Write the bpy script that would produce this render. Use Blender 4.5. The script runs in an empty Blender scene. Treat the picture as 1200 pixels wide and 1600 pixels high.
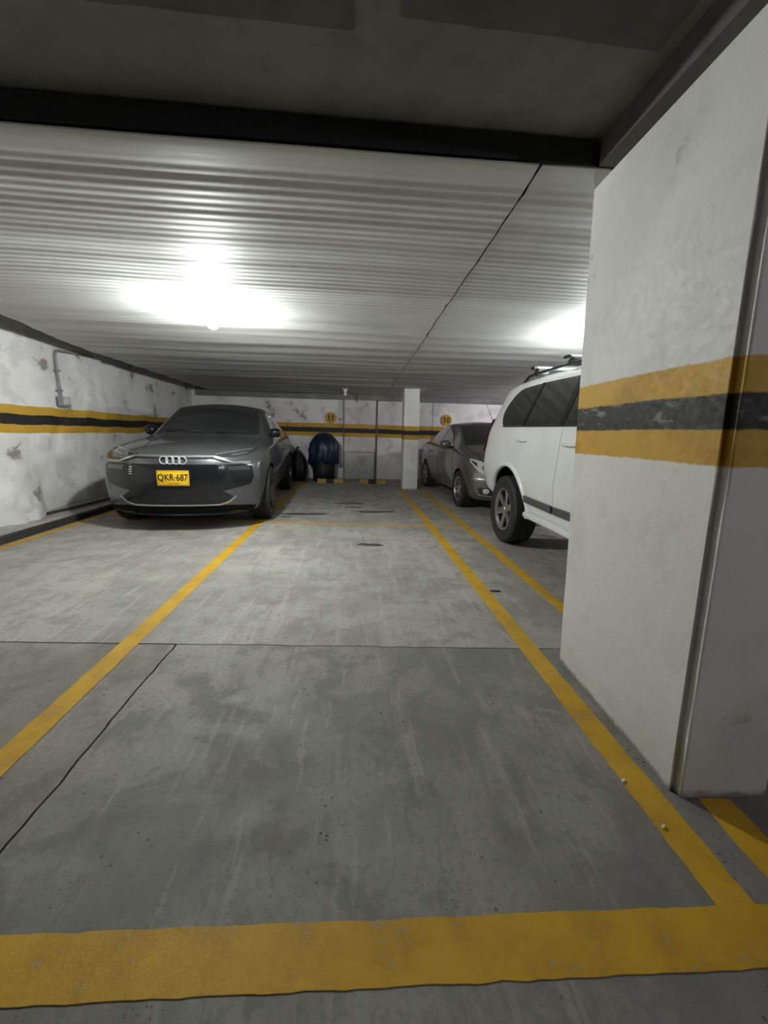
import bpy, bmesh, math, random
import numpy as np
from mathutils import Vector, Matrix, noise
from mathutils.bvhtree import BVHTree
random.seed(7)
scene = bpy.context.scene
col = scene.collection
PI = math.pi

# ------------------------------------------------------------------ camera
CAM_H = 1.22
yw, pt, rl = math.radians(4.4), math.radians(-11.4), math.radians(1.5)
fwd = Vector((math.sin(yw)*math.cos(pt), math.cos(yw)*math.cos(pt), math.sin(pt)))
rgt = Vector((math.cos(yw), -math.sin(yw), 0))
upv = rgt.cross(fwd)
r2 = rgt*math.cos(rl) + upv*math.sin(rl)
u2 = -rgt*math.sin(rl) + upv*math.cos(rl)
cd = bpy.data.cameras.new('camera')
cd.sensor_fit = 'VERTICAL'; cd.sensor_height = 36.0; cd.lens = 607/1600*36.0
cd.clip_start = 0.05; cd.clip_end = 100
cam = bpy.data.objects.new('camera', cd); col.objects.link(cam)
M4 = Matrix((r2, u2, -fwd)).transposed().to_4x4()
M4.translation = Vector((0, 0, CAM_H))
cam.matrix_world = M4
scene.camera = cam

# ------------------------------------------------------------------ world, exposure
LAMP_A = (-1.25, 3.74, 2.125)
LAMP_B = (2.36, 3.85, 2.06)
LAMP_C = (2.9, -2.2, 2.2)
FILL_LAMP_D = (4.7, 7.9, 2.05)  # unseen lamp, added only to brighten the far wall
BULB_A, BULB_B, BULB_C, FILL_BULB_D = 1700.0, 800.0, 800.0, 1150.0
world = bpy.data.worlds.new('world'); scene.world = world
world.use_nodes = True
bg = world.node_tree.nodes['Background']
bg.inputs[0].default_value = (0.80, 0.88, 1.0, 1); bg.inputs[1].default_value = 0.03
scene.view_settings.view_transform = 'Standard'
scene.view_settings.look = 'None'
scene.view_settings.gamma = 1.0
scene.view_settings.use_curve_mapping = False
scene.view_settings.exposure = 0.0

# ------------------------------------------------------------------ helpers
def tag(o, label=None, cat=None, group=None, kind=None):
    if label: o['label'] = label
    if cat: o['category'] = cat
    if group: o['group'] = group
    if kind: o['kind'] = kind
    return o

def empty(name, loc=(0, 0, 0), rz=0, parent=None):
    o = bpy.data.objects.new(name, None); col.objects.link(o)
    o.location = loc; o.rotation_euler = (0, 0, rz); o.empty_display_size = .1
    if parent: o.parent = parent
    return o

def obj(name, v, f, m, parent=None, smooth=False, loc=(0, 0, 0), rot=(0, 0, 0)):
    me = bpy.data.meshes.new(name)
    me.from_pydata([tuple(map(float, p)) for p in v], [], f)
    me.update()
    return link(name, me, m, parent, smooth, loc, rot)

def link(name, me, m, parent=None, smooth=False, loc=(0, 0, 0), rot=(0, 0, 0)):
    o = bpy.data.objects.new(name, me); col.objects.link(o)
    ms = m if isinstance(m, (list, tuple)) else [m]
    if not me.materials:
        for x in ms: me.materials.append(x)
    if smooth:
        me.polygons.foreach_set('use_smooth', [True]*len(me.polygons))
        if smooth == 'auto':
            try: me.set_sharp_from_angle(angle=math.radians(35))
            except Exception: pass
    o.location = loc; o.rotation_euler = rot
    if parent: o.parent = parent
    return o

def bm_obj(name, bm, m, parent=None, smooth=False, loc=(0, 0, 0), rot=(0, 0, 0)):
    me = bpy.data.meshes.new(name)
    bmesh.ops.recalc_face_normals(bm, faces=bm.faces[:])
    bm.to_mesh(me); bm.free()
    return link(name, me, m, parent, smooth, loc, rot)

def box_bm(lo, hi, bevel=0, seg=2, bm=None):
    bm = bm or bmesh.new()
    r = bmesh.ops.create_cube(bm, size=1)
    vs = r['verts']
    for v in vs:
        v.co = Vector(((lo[i]+hi[i])/2 + v.co[i]*(hi[i]-lo[i]) for i in range(3)))
    if bevel:
        es = list({e for v in vs for e in v.link_edges})
        bmesh.ops.bevel(bm, geom=es, offset=bevel, segments=seg, affect='EDGES', profile=.5)
    return bm

def box(name, lo, hi, m, parent=None, bevel=0, loc=(0, 0, 0), rot=(0, 0, 0)):
    return bm_obj(name, box_bm(lo, hi, bevel), m, parent, 'auto' if bevel else False, loc, rot)

def prism(name, poly, z0, z1, m, parent=None):
    n = len(poly)
    v = [(p[0], p[1], z0) for p in poly] + [(p[0], p[1], z1) for p in poly]
    f = [tuple(range(n-1, -1, -1)), tuple(range(n, 2*n))]
    f += [(i, (i+1) % n, n+(i+1) % n, n+i) for i in range(n)]
    return obj(name, v, f, m, parent)

def lathe(prof, n=32, axis='z'):
    """prof: list of (r, h). returns verts, faces; revolve about axis"""
    v, f = [], []
    for i in range(n):
        a = 2*PI*i/n; c, s = math.cos(a), math.sin(a)
        for r, h in prof:
            v.append((r*c, r*s, h) if axis == 'z' else (h, r*c, r*s))
    k = len(prof)
    for i in range(n):
        j = (i+1) % n
        for q in range(k-1):
            f.append((i*k+q, j*k+q, j*k+q+1, i*k+q+1))
    return v, f

def tube(pts, r, n=10):
    pts = [Vector(p) for p in pts]
    v, f = [], []
    prev = None
    for i, p in enumerate(pts):
        t = (pts[min(i+1, len(pts)-1)] - pts[max(i-1, 0)]).normalized()
        a = prev if prev is not None else (Vector((0, 0, 1)) if abs(t.z) < .9 else Vector((1, 0, 0)))
        b = t.cross(a).normalized(); a = b.cross(t).normalized(); prev = a
        rr = r[i] if isinstance(r, (list, tuple)) else r
        for k in range(n):
            w = 2*PI*k/n
            v.append(p + a*rr*math.cos(w) + b*rr*math.sin(w))
    for i in range(len(pts)-1):
        for k in range(n):
            f.append((i*n+k, i*n+(k+1) % n, (i+1)*n+(k+1) % n, (i+1)*n+k))
    f.append(tuple(range(n-1, -1, -1))); f.append(tuple((len(pts)-1)*n+k for k in range(n)))
    return v, f

def text_mesh(name, s, size, m, parent, loc, rot, thick=.002, sx=1.0, bold=0.0):
    cu = bpy.data.curves.new(name, 'FONT'); cu.body = s; cu.size = size
    cu.align_x = 'CENTER'; cu.align_y = 'CENTER'; cu.extrude = thick; cu.offset = bold
    cu.resolution_u = 3
    t = bpy.data.objects.new('tmp_text', cu); col.objects.link(t)
    dg = bpy.context.evaluated_depsgraph_get()
    me = bpy.data.meshes.new_from_object(t.evaluated_get(dg))
    bpy.data.objects.remove(t); bpy.data.curves.remove(cu)
    for v in me.vertices: v.co.x *= sx
    me.name = name
    me.materials.clear()
    return link(name, me, m, parent, False, loc, rot)

# ------------------------------------------------------------------ material helpers
class NT:
    def __init__(s, name):
        s.m = bpy.data.materials.new(name); s.m.use_nodes = True
        s.t = s.m.node_tree; s.b = s.t.nodes['Principled BSDF']
        s._pos = None
    def n(s, t, **kw):
        nd = s.t.nodes.new(t)
        for k, v in kw.items(): setattr(nd, k, v)
        return nd
    def lk(s, a, b): s.t.links.new(a, b); return s
    def put(s, sock, v):
        if hasattr(v, 'is_output') or isinstance(v, bpy.types.NodeSocket): s.t.links.new(v, sock)
        else:
            if sock.type == 'RGBA' and len(v) == 3: v = (*v, 1)
            sock.default_value = v
    def pos(s):
        if s._pos is None:
            g = s.n('ShaderNodeNewGeometry'); s._pos = g.outputs['Position']
        return s._pos
    def scl(s, vec, sc):
        m = s.n('ShaderNodeVectorMath', operation='MULTIPLY'); s.put(m.inputs[0], vec); m.inputs[1].default_value = sc
        return m.outputs[0]
    def sep(s, vec):
        m = s.n('ShaderNodeSeparateXYZ'); s.put(m.inputs[0], vec); return m.outputs
    def math(s, op, a, b=0.0, c=None, clamp=False):
        m = s.n('ShaderNodeMath', operation=op, use_clamp=clamp); s.put(m.inputs[0], a); s.put(m.inputs[1], b)
        if c is not None: s.put(m.inputs[2], c)
        return m.outputs[0]
    def noise(s, scale, detail=4, rough=.55, vec=None, dist=0.0):
        m = s.n('ShaderNodeTexNoise'); m.inputs['Scale'].default_value = scale; m.inputs['Detail'].default_value = detail
        m.inputs['Roughness'].default_value = rough; m.inputs['Distortion'].default_value = dist
        s.put(m.inputs['Vector'], vec if vec is not None else s.pos())
        return m.outputs[0]
    def vor(s, scale, vec=None, feature='F1'):
        m = s.n('ShaderNodeTexVoronoi', feature=feature); m.inputs['Scale'].default_value = scale
        s.put(m.inputs['Vector'], vec if vec is not None else s.pos())
        return m.outputs['Distance']
    def ramp(s, v, lo, hi, a=0.0, b=1.0):
        m = s.n('ShaderNodeMapRange', interpolation_type='SMOOTHSTEP'); s.put(m.inputs[0], v)
        m.inputs[1].default_value = lo; m.inputs[2].default_value = hi; m.inputs[3].default_value = a; m.inputs[4].default_value = b
        return m.outputs[0]
    def mix(s, f, a, b, mode='MIX'):
        m = s.n('ShaderNodeMix', data_type='RGBA', blend_type=mode)
        s.put(m.inputs[0], f); s.put(m.inputs[6], a); s.put(m.inputs[7], b)
        return m.outputs[2]
    def bump(s, h, strength=.3, dist=.01):
        m = s.n('ShaderNodeBump'); m.inputs['Strength'].default_value = strength; m.inputs['Distance'].default_value = dist
        s.put(m.inputs['Height'], h); s.lk(m.outputs[0], s.b.inputs['Normal']); return s
    def fin(s, colr=None, rough=None, metal=None, spec=None, **kw):
        if colr is not None: s.put(s.b.inputs['Base Color'], colr)
        if rough is not None: s.put(s.b.inputs['Roughness'], rough)
        if metal is not None: s.put(s.b.inputs['Metallic'], metal)
        if spec is not None: s.b.inputs['Specular IOR Level'].default_value = spec
        for k, v in kw.items(): s.put(s.b.inputs[k.replace('_', ' ')], v)
        return s.m

def band(t, z, lo, hi, e=.004):
    a = t.ramp(z, lo-e, lo+e); b = t.ramp(z, hi-e, hi+e, 1.0, 0.0)
    return t.math('MULTIPLY', a, b)

YEL = (.56, .335, .045)
BLK = (.022, .021, .02)

def wall_mat(name, base=(.70, .69, .67), stain=.5, stripes=True, wob=.022, seed=0.0, dirt=(.30, .27, .23), z=(1.115, 1.215, 1.335, 1.44), scuff=0.0, ms=5.0):
    t = NT(name)
    off = t.n('ShaderNodeVectorMath', operation='ADD'); t.put(off.inputs[0], t.pos()); off.inputs[1].default_value = (seed, seed*1.7, seed*.3)
    P = off.outputs[0]
    zz = t.sep(t.pos())[2]
    big = t.noise(1.3, 5, .6, P); med = t.noise(ms, 6, .62, P); fine = t.noise(38, 4, .6, P)
    c = t.mix(t.ramp(big, .42, .6), base, tuple(x*.86 for x in base))
    c = t.mix(t.math('MULTIPLY', t.ramp(med, .53, .60), stain*.8), c, tuple(x*.74 for x in base))
    peel = t.math('MULTIPLY', t.ramp(med, .60, .63), t.ramp(big, .50, .56))
    c = t.mix(t.math('MULTIPLY', peel, min(1, stain*1.6)), c, dirt)
    # scuffs and damp stain close to the ground
    wn = t.noise(3.0, 5, .6, P)
    low = t.math('MULTIPLY', t.ramp(t.math('ADD', zz, t.math('MULTIPLY', wn, .5)), .25, .75, 1, 0), stain*.8)
    c = t.mix(low, c, tuple(x*.62 for x in base))
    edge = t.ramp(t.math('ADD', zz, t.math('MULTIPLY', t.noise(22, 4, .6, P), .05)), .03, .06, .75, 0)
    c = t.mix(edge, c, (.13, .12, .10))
    if stripes:
        wobn = t.math('SUBTRACT', t.noise(1.7, 3, .5, P), .5)
        f2 = t.math('SUBTRACT', t.noise(30, 3, .6, P), .5)
        z2 = t.math('ADD', zz, t.math('ADD', t.math('MULTIPLY', wobn, wob*4), t.math('MULTIPLY', f2, .012)))
        yel = t.mix(t.ramp(med, .45, .7), YEL, (YEL[0]*.78, YEL[1]*.72, YEL[2]*.7))
        sc = t.ramp(t.noise(9, 6, .72, t.scl(P, (1, 1, 3))), .56, .66)
        blk = t.mix(t.math('MULTIPLY', sc, .18+scuff), BLK, (.35, .34, .32))
        c = t.mix(band(t, z2, z[0], z[3]), c, yel)
        c = t.mix(band(t, z2, z[1], z[2]), c, blk)
    h = t.math('ADD', t.math('MULTIPLY', med, .8), t.math('MULTIPLY', fine, .35))
    t.bump(h, .35, .012)
    return t.fin(c, t.ramp(fine, .3, .7, .5, .7), spec=.35)

def floor_mat(name, base=(.33, .325, .305), seed=0.0, brown=0.0):
    t = NT(name)
    off = t.n('ShaderNodeVectorMath', operation='ADD'); t.put(off.inputs[0], t.pos()); off.inputs[1].default_value = (seed, seed*2.1, 0)
    P = off.outputs[0]
    big = t.noise(.9, 5, .6, P); med = t.noise(4.2, 7, .68, P, .4); fine = t.noise(45, 5, .65, P)
    streak = t.noise(3.0, 5, .65, t.scl(P, (5.5, .55, 1))); 
    c = t.mix(t.ramp(big, .40, .60), tuple(x*1.12 for x in base), tuple(x*.80 for x in base))
    c = t.mix(t.ramp(med, .49, .60, 0, .6), c, tuple(x*.66 for x in base))
    c = t.mix(t.ramp(med, .36, .46, .32, 0), c, tuple(x*1.22 for x in base))
    c = t.mix(t.ramp(streak, .56, .64, 0, .38), c, tuple(min(1, x*1.45) for x in base))
    c = t.mix(t.ramp(streak, .36, .44, .4, 0), c, tuple(x*.62 for x in base))
    c = t.mix(t.ramp(fine, .48, .62, .0, .38), c, tuple(x*.68 for x in base))
    pits = t.math('MULTIPLY', t.ramp(t.vor(26, P), .10, .16, 1, 0), t.ramp(t.noise(3.1, 3, .5, P), .52, .62))
    pits2 = t.math('MULTIPLY', t.ramp(t.vor(70, P), .12, .2, 1, 0), t.ramp(t.noise(6, 4, .6, P), .5, .6))
    pp = t.math('MAXIMUM', pits, t.math('MULTIPLY', pits2, .7))
    c = t.mix(t.math('MULTIPLY', pp, .85), c, (.05, .048, .045))
    if brown: c = t.mix(t.ramp(t.noise(1.6, 4, .6, P), .42, .62, 0, brown), c, (.15, .115, .085))
    h = t.math('ADD', t.math('MULTIPLY', med, .6), t.math('SUBTRACT', t.math('MULTIPLY', fine, .35), t.math('MULTIPLY', pp, .6)))
    t.bump(h, .35, .008)
    return t.fin(c, t.ramp(med, .3, .7, .52, .78), spec=.35)

def paint_line_mat(name, fade=.0, seed=0):
    t = NT(name)
    off = t.n('ShaderNodeVectorMath', operation='ADD'); t.put(off.inputs[0], t.pos()); off.inputs[1].default_value = (seed, seed*1.3, 0)
    P = off.outputs[0]
    med = t.noise(6, 6, .68, P); fine = t.noise(60, 4, .7, P)
    c = t.mix(t.ramp(med, .35, .7), (.58, .345, .026), (.45, .255, .02))
    wear = t.math('ADD', t.ramp(t.math('ADD', t.math('MULTIPLY', fine, .5), t.math('MULTIPLY', med, .5)), .555, .64, 0, .7), fade, clamp=True)
    c = t.mix(wear, c, (.33, .31, .26))
    t.bump(fine, .25, .006)
    return t.fin(c, .55, spec=.35)

def simple(name, colr, rough=.5, metal=0.0, var=.15, scale=20, spec=.5, bump=0, **kw):
    t = NT(name)
    tc = t.n('ShaderNodeTexCoord').outputs['Object']
    nz = t.noise(scale, 4, .6, tc)
    c = t.mix(t.ramp(nz, .35, .68), colr, tuple(x*(1-var) for x in colr))
    if bump: t.bump(nz, bump, .006)
    return t.fin(c, rough, metal, spec, **kw)

def emit(name, colr, strength):
    t = NT(name)
    nz = t.noise(3, 1)
    t.put(t.b.inputs['Emission Color'], colr)
    t.b.inputs['Emission Strength'].default_value = strength
    return t.fin((.9, .9, .9), t.ramp(nz, 0, 1, .3, .35))

MT = {}
MT['wall_l'] = wall_mat('left_wall_paint', (.80, .795, .775), .7, seed=3.0, wob=.018, ms=2.4)
MT['wall_f'] = wall_mat('far_wall_paint', (.84, .82, .82), .8, seed=11.0, wob=.012, ms=3.0)
MT['pilaster'] = wall_mat('peeled_pilaster_paint', (.70, .66, .64), 1.1, seed=17.0, wob=.012, ms=3.2)
MT['pilaster_low'] = wall_mat('bare_pilaster_plaster', (.52, .51, .49), 1.1, stripes=False, seed=27.0, ms=4.0)
MT['pillar'] = wall_mat('pillar_paint', (.70, .695, .67), .28, seed=5.3, wob=.006, scuff=.3, z=(1.15, 1.258, 1.362, 1.462))
MT['column'] = wall_mat('white_column_paint', (.88, .87, .86), .2, seed=8.0, wob=.0, z=(1.105, 1.20, 1.297, 1.392))
MT['rock'] = wall_mat('whitewashed_stone', (.70, .69, .67), .5, stripes=False, seed=2.2)
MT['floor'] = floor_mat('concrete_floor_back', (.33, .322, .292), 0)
MT['floor2'] = floor_mat('concrete_floor_front', (.24, .233, .213), 9.0)  # front and side slabs toned darker to carry the light falloff
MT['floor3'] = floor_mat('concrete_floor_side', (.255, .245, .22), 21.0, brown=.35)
MT['joint'] = simple('joint_dirt', (.05, .042, .035), .9)
MT['line'] = paint_line_mat('yellow_floor_paint', 0, 1)
MT['line_worn'] = paint_line_mat('worn_yellow_floor_paint', .22, 4)
MT['slab'] = NT('raw_concrete_soffit')
def slab_mat(name, base):
    t = NT(name)
    big = t.noise(1.6, 5, .6); med = t.noise(9, 6, .65)
    c = t.mix(t.ramp(big, .35, .65), base, tuple(x*.75 for x in base))
    c = t.mix(t.ramp(med, .5, .7, 0, .5), c, tuple(x*.6 for x in base))
    t.bump(med, .3, .01)
    return t.fin(c, .85, spec=.2)
MT['slab'] = slab_mat('raw_concrete_soffit', (.24, .232, .21))
MT['slab_dark'] = slab_mat('formwork_stained_concrete', (.14, .135, .124))
MT['grey_conc'] = slab_mat('grey_beam_concrete', (.26, .26, .255))
def sheet_mat():
    t = NT('white_painted_corrugated_sheet')
    P = t.pos()
    st = t.noise(2.2, 5, .6, t.scl(P, (.5, 6, 1))); big = t.noise(.8, 4, .6)
    c = t.mix(t.ramp(big, .35, .7), (.56, .565, .54), (.46, .465, .445))
    c = t.mix(t.ramp(st, .55, .75, 0, .45), c, (.38, .385, .37))
    t.bump(t.noise(14, 3, .5, t.scl(P, (.3, 2, 1))), .12, .004)
    return t.fin(c, .62, spec=.35)
MT['sheet'] = sheet_mat()
MT['black_steel'] = simple('black_painted_steel', (.012, .012, .013), .7)
MT['kerb_top'] = floor_mat('kerb_concrete', (.40, .39, .36), 31.0)
MT['kerb_face'] = simple('black_kerb_paint', (.03, .028, .026), .8, scale=8, var=.4)
MT['pvc'] = simple('grey_conduit', (.27, .27, .28), .5)
MT['switch'] = simple('grey_box_plastic', (.55, .55, .54), .45)
MT['porcelain'] = simple('white_porcelain', (.8, .79, .76), .3, var=.05)
MT['bulb_a'] = emit('lit_bulb', (.97, 1.0, .97), BULB_A)
MT['bulb_b'] = emit('lit_bulb_over_white_car', (.95, .98, 1.0), BULB_B)
MT['bulb_c'] = emit('lit_bulb_near_lane', (.97, .95, 1.0), BULB_C)
MT['fill_bulb_d'] = emit('fill_bulb_far_corner', (.97, .95, 1.0), FILL_BULB_D)
MT['rubber'] = simple('tyre_rubber', (.018, .018, .018), .75, bump=.2, scale=60)
MT['alloy'] = simple('alloy_silver', (.58, .585, .58), .28, .9, .08)
MT['alloy_dark'] = simple('alloy_dark', (.10, .10, .105), .35, .8)
MT['chrome'] = simple('chrome', (.75, .76, .77), .12, 1.0, .03)
MT['moulding'] = simple('dark_grey_moulding', (.085, .088, .086), .5)
MT['badge'] = simple('satin_badge', (.70, .71, .72), .35, .35, .05)
MT['black_trim'] = simple('black_plastic', (.016, .016, .017), .5)
MT['gloss_black'] = simple('gloss_black', (.010, .011, .013), .16, spec=.5, var=.1)
MT['well'] = simple('wheel_well', (.008, .008, .008), .95, spec=.1)
def glass_mat(name, c, rough=.06):
    t = NT(name)
    tc = t.n('ShaderNodeTexCoord').outputs['Object']
    nz = t.noise(6, 4, .6, tc)
    return t.fin(t.mix(nz, c, tuple(x*.8 for x in c)), t.ramp(nz, .3, .7, rough, rough+.05), spec=.55, Coat_Weight=1.0, Coat_Roughness=.05)
MT['glass'] = glass_mat('tinted_car_glass', (.014, .016, .018))
MT['lens'] = glass_mat('headlamp_lens', (.035, .037, .04), .08)
MT['lens_clear'] = simple('clear_lamp_lens', (.70, .71, .70), .12, .1, .3, 40)
MT['seam'] = simple('panel_gap', (.012, .012, .012), .9)
def car_paint(name, c, metal, rough, flake=.1):
    t = NT(name)
    tc = t.n('ShaderNodeTexCoord').outputs['Object']
    nz = t.noise(3, 3, .5, tc); fl = t.noise(900, 1, .5, tc)
    cc = t.mix(t.ramp(nz, .3, .7), c, tuple(x*.93 for x in c))
    cc = t.mix(t.ramp(fl, .6, .7, 0, flake), cc, tuple(min(1, x*2.0) for x in c))
    return t.fin(cc, rough, metal, .5, Coat_Weight=.8, Coat_Roughness=.06)
MT['audi'] = car_paint('graphite_metallic_paint', (.125, .129, .137), .65, .32)
MT['suv'] = car_paint('white_car_paint', (.76, .77, .765), 0.0, .35, 0)
MT['sedan'] = car_paint('beige_grey_metallic_paint', (.175, .166, .15), .6, .33)
MT['plate'] = simple('plate_yellow', (.88, .53, .02), .4, var=.05)
MT['plate_ink'] = simple('plate_black', (.03, .02, .01), .5)
MT['red_lens'] = simple('red_lamp_lens', (.07, .006, .006), .2, var=.2)
MT['num_yellow'] = simple('number_disc_yellow', (.60, .36, .05), .7, var=.25)
MT['num_black'] = simple('number_black', (.08, .055, .03), .8)
MT['blue_tarp'] = simple('dark_blue_plastic', (.010, .022, .060), .38, bump=.3, scale=9, var=.4)
MT['black_plastic'] = simple('black_bin_plastic', (.010, .010, .012), .55, bump=.2, scale=9)
MT['cover'] = simple('dark_vehicle_cover', (.013, .015, .021), .42, bump=.3, scale=7, var=.4)
MT['stop_yellow'] = simple('wheel_stop_yellow', (.50, .33, .07), .7, var=.35)
MT['stop_black'] = simple('wheel_stop_black', (.03, .028, .027), .8, var=.3)
MT['rust'] = simple('rusty_dark_steel', (.045, .032, .024), .8, var=.4)
MT['wet'] = simple('oil_stained_concrete', (.085, .082, .072), .4, var=.35, scale=12)
MT['scrap_white'] = simple('white_scrap', (.75, .74, .70), .7)

# ------------------------------------------------------------------ floor
CEIL = 2.18; SLAB = 2.40
ceil_z = lambda y: CEIL + .0165*max(0., 8.6-y)
YJ = lambda x: 2.10 - (x+.573)*.052           # line of the cross joint
floor = obj('floor', [(-5, -6, -.03), (6.5, -6, -.03), (6.5, 11, -.03), (-5, 11, -.03)], [(0, 1, 2, 3)], MT['joint'])
tag(floor, kind='structure')
g = .005
def jag(pts, amp=.003, step=.05):
    """resample a polyline and roughen it"""
    out = []
    for a, b in zip(pts[:-1], pts[1:]):
        a, b = Vector(a), Vector(b); n = max(1, int((b-a).length/step))
        for i in range(n):
            p = a.lerp(b, i/n)
            nn = noise.noise(Vector((p.x*9, p.y*9, 1.3)))*amp + noise.noise(Vector((p.x*31, p.y*31, 4.3)))*amp
            d = (b-a).normalized(); out.append((p.x - d.y*nn, p.y + d.x*nn))
    out.append(tuple(pts[-1])); return out
jl = jag([(-5, YJ(-5)), (-1.02, YJ(-1.02)), (6.5, YJ(6.5))], .004)
jv = jag([(-1.02, YJ(-1.02)), (-.985, -6)], .006)
s1 = [(x, y+g) for x, y in jl] + [(6.5, 11), (-5, 11)]
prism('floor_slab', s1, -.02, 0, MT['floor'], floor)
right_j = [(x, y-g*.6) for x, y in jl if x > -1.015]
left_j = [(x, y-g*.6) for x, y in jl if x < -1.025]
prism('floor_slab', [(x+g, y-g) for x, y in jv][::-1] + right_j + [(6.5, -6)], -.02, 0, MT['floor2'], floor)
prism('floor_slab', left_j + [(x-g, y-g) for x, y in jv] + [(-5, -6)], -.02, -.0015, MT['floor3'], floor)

def painted_line(p0, p1, w, m, label, w1=None, z=.0016):
    a, b = Vector(p0), Vector(p1); d = (b-a).normalized(); nrm = Vector((-d.y, d.x)); w1 = w1 or w
    L = (b-a).length; n = int(L/.03)
    le, re = [], []
    for i in range(n+1):
        t = i/n; p = a.lerp(b, t); ww = w*(1-t)+w1*t
        k1 = noise.noise(Vector((p.x*14, p.y*14, 0)))*.004 + noise.noise(Vector((p.x*50, p.y*50, 2)))*.003
        k2 = noise.noise(Vector((p.x*14, p.y*14, 7)))*.004 + noise.noise(Vector((p.x*50, p.y*50, 9)))*.003
        le.append(p + nrm*(ww/2+k1)); re.append(p - nrm*(ww/2+k2))
    v, f = [], []
    for i in range(n+1):
        v += [(le[i].x, le[i].y, z), (re[i].x, re[i].y, z), (le[i].x, le[i].y, 0), (re[i].x, re[i].y, 0)]
    for i in range(n):
        k = i*4
        f += [(k, k+1, k+5, k+4), (k, k+4, k+6, k+2), (k+1, k+3, k+7, k+5)]
    f += [(0, 2, 3, 1), (n*4, n*4+1, n*4+3, n*4+2)]
    o = obj('painted_line', v, f, m, floor); o['label'] = label
    return o
painted_line((-1.285, .62), (-1.285, 10.2), .105, MT['line'], 'yellow line between the grey car and the empty stall')
painted_line((1.035, .66), (1.03, 8.58), .11, MT['line'], 'yellow line running past the big pillar to the white column')
painted_line((1.53, 1.9), (1.50, 8.55), .10, MT['line'], 'yellow line along the white car')
painted_line((1.235, .62), (1.26, 1.045), .115, MT['line'], 'short yellow line in front of the pillar', z=.0014)
painted_line((-4.0, .79), (3.2, .635), .125, MT['line'], 'broad yellow line across the stall front', z=.002)
painted_line((-3.52, 2.6), (-3.52, 9.8), .09, MT['line'], 'yellow line beside the left kerb', z=.0014)
painted_line((-3.3, 5.42), (1.5, 5.035), .085, MT['line_worn'], 'faded yellow line across the stall', z=.0012)

# ------------------------------------------------------------------ walls
def rough_wall(name, axis, pos, a0, a1, z0, z1, m, parent=None, amp=.02, sc=1.2, step=.05, depth=.2, sign=1, extra=None, seed=0.):
    """a wall face with real relief. axis 'x': plane at x=pos running along y; axis 'y': plane at y=pos running along x.
    sign = direction of the outward normal"""
    na = max(2, int((a1-a0)/step)); nz = max(2, int((z1-z0)/step))
    v, f = [], []
    def P(a, z, d):
        return (pos+sign*d, a, z) if axis == 'x' else (a, pos+sign*d, z)
    for i in range(na+1):
        a = a0+(a1-a0)*i/na
        for j in range(nz+1):
            z = z0+(z1-z0)*j/nz
            q = Vector((a*sc, z*sc, seed))
            d = noise.fractal(q, .9, 2.1, 5)*amp
            if extra: d += extra(a, z)
            v.append(P(a, z, d))
    k = nz+1
    for i in range(na):
        for j in range(nz):
            f.append((i*k+j, (i+1)*k+j, (i+1)*k+j+1, i*k+j+1))
    # back and rim give the wall its thickness
    b = len(v); v += [P(a0, z0, -depth), P(a1, z0, -depth), P(a1, z1, -depth), P(a0, z1, -depth)]
    f.append((b, b+3, b+2, b+1))
    f.append(tuple([j for j in range(k)] + [b+3, b]))
    f.append(tuple([na*k+j for j in range(k)] + [b+2, b+1]))
    f.append(tuple([i*k for i in range(na+1)] + [b+1, b]))
    f.append(tuple([i*k+nz for i in range(na+1)] + [b+2, b+3]))
    bm = bmesh.new(); bv = [bm.verts.new(p) for p in v]
    for q in f:
        try: bm.faces.new([bv[i] for i in q])
        except ValueError: pass
    return bm_obj(name, bm, m, parent, 'auto')

def left_extra(a, z):
    d = 0
    # bulging rubble at the bottom
    w = math.exp(-((a-4.72)/.40)**4) * max(0, 1-z/.85)**.7
    d += w*(.18 + .10*abs(noise.noise(Vector((a*4, z*5, 3.)))) + .035*noise.noise(Vector((a*12, z*12, 5.))))
    d += .035*max(0, 1-z/.5)
    # chipped patch next to the conduit
    c = noise.noise(Vector((a*2.2, z*2.6, 8.)))
    if c > .25: d -= .018*min(1, (c-.25)*8)
    return d
wl = empty('wall_left'); tag(wl, kind='structure')
rough_wall('wall_panel', 'x', -4.0, -6.0, 6.75, -.02, 2.7, MT['wall_l'], wl, .026, 1.6, .042, .3, 1, left_extra, 1.0)
rough_wall('wall_panel', 'x', -4.09, 6.76, 10.9, -.02, 2.7, MT['wall_l'], wl, .018, 1.4, .07, .2, 1, lambda a, z: .03*max(0, 1-z/.4), 4.0)

wf = empty('wall_back'); tag(wf, kind='structure')
FY = 10.42
rough_wall('wall_panel', 'y', FY, -4.4, -.325, -.02, 2.7, MT['wall_f'], wf, .02, 1.5, .07, .3, -1, None, 2.0)
o = rough_wall('pilaster', 'y', FY-.07, -.295, .52, .735, 2.7, MT['pilaster'], wf, .035, 2.4, .05, .3, -1, None, 5.0)
rough_wall('pilaster_base', 'y', FY-.085, -.285, .50, -.02, .722, MT['pilaster_low'], wf, .045, 3.0, .04, .3, -1, None, 15.0)
o['label'] = 'peeling pilaster with bare patches'
rough_wall('wall_panel', 'y', FY-.01, .575, 2.02, -.02, 2.7, MT['wall_f'], wf, .012, 1.5, .07, .3, -1, None, 7.0)
rough_wall('wall_panel', 'y', FY-.02, 2.03, 6.5, -.02, 2.7, MT['wall_f'], wf, .010, 1.1, .09, .3, -1, None, 9.0)
box('joint_recess', (-.4, FY+.03, -.02), (.65, FY+.3, 2.7), MT['grey_conc'], wf)
wr = rough_wall('wall_right', 'x', 6.2, -6, 10.7, -.02, 2.7, MT['wall_f'], None, .012, 1.1, .12, .3, -1, None, 6.0)
tag(wr, kind='structure')

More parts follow.
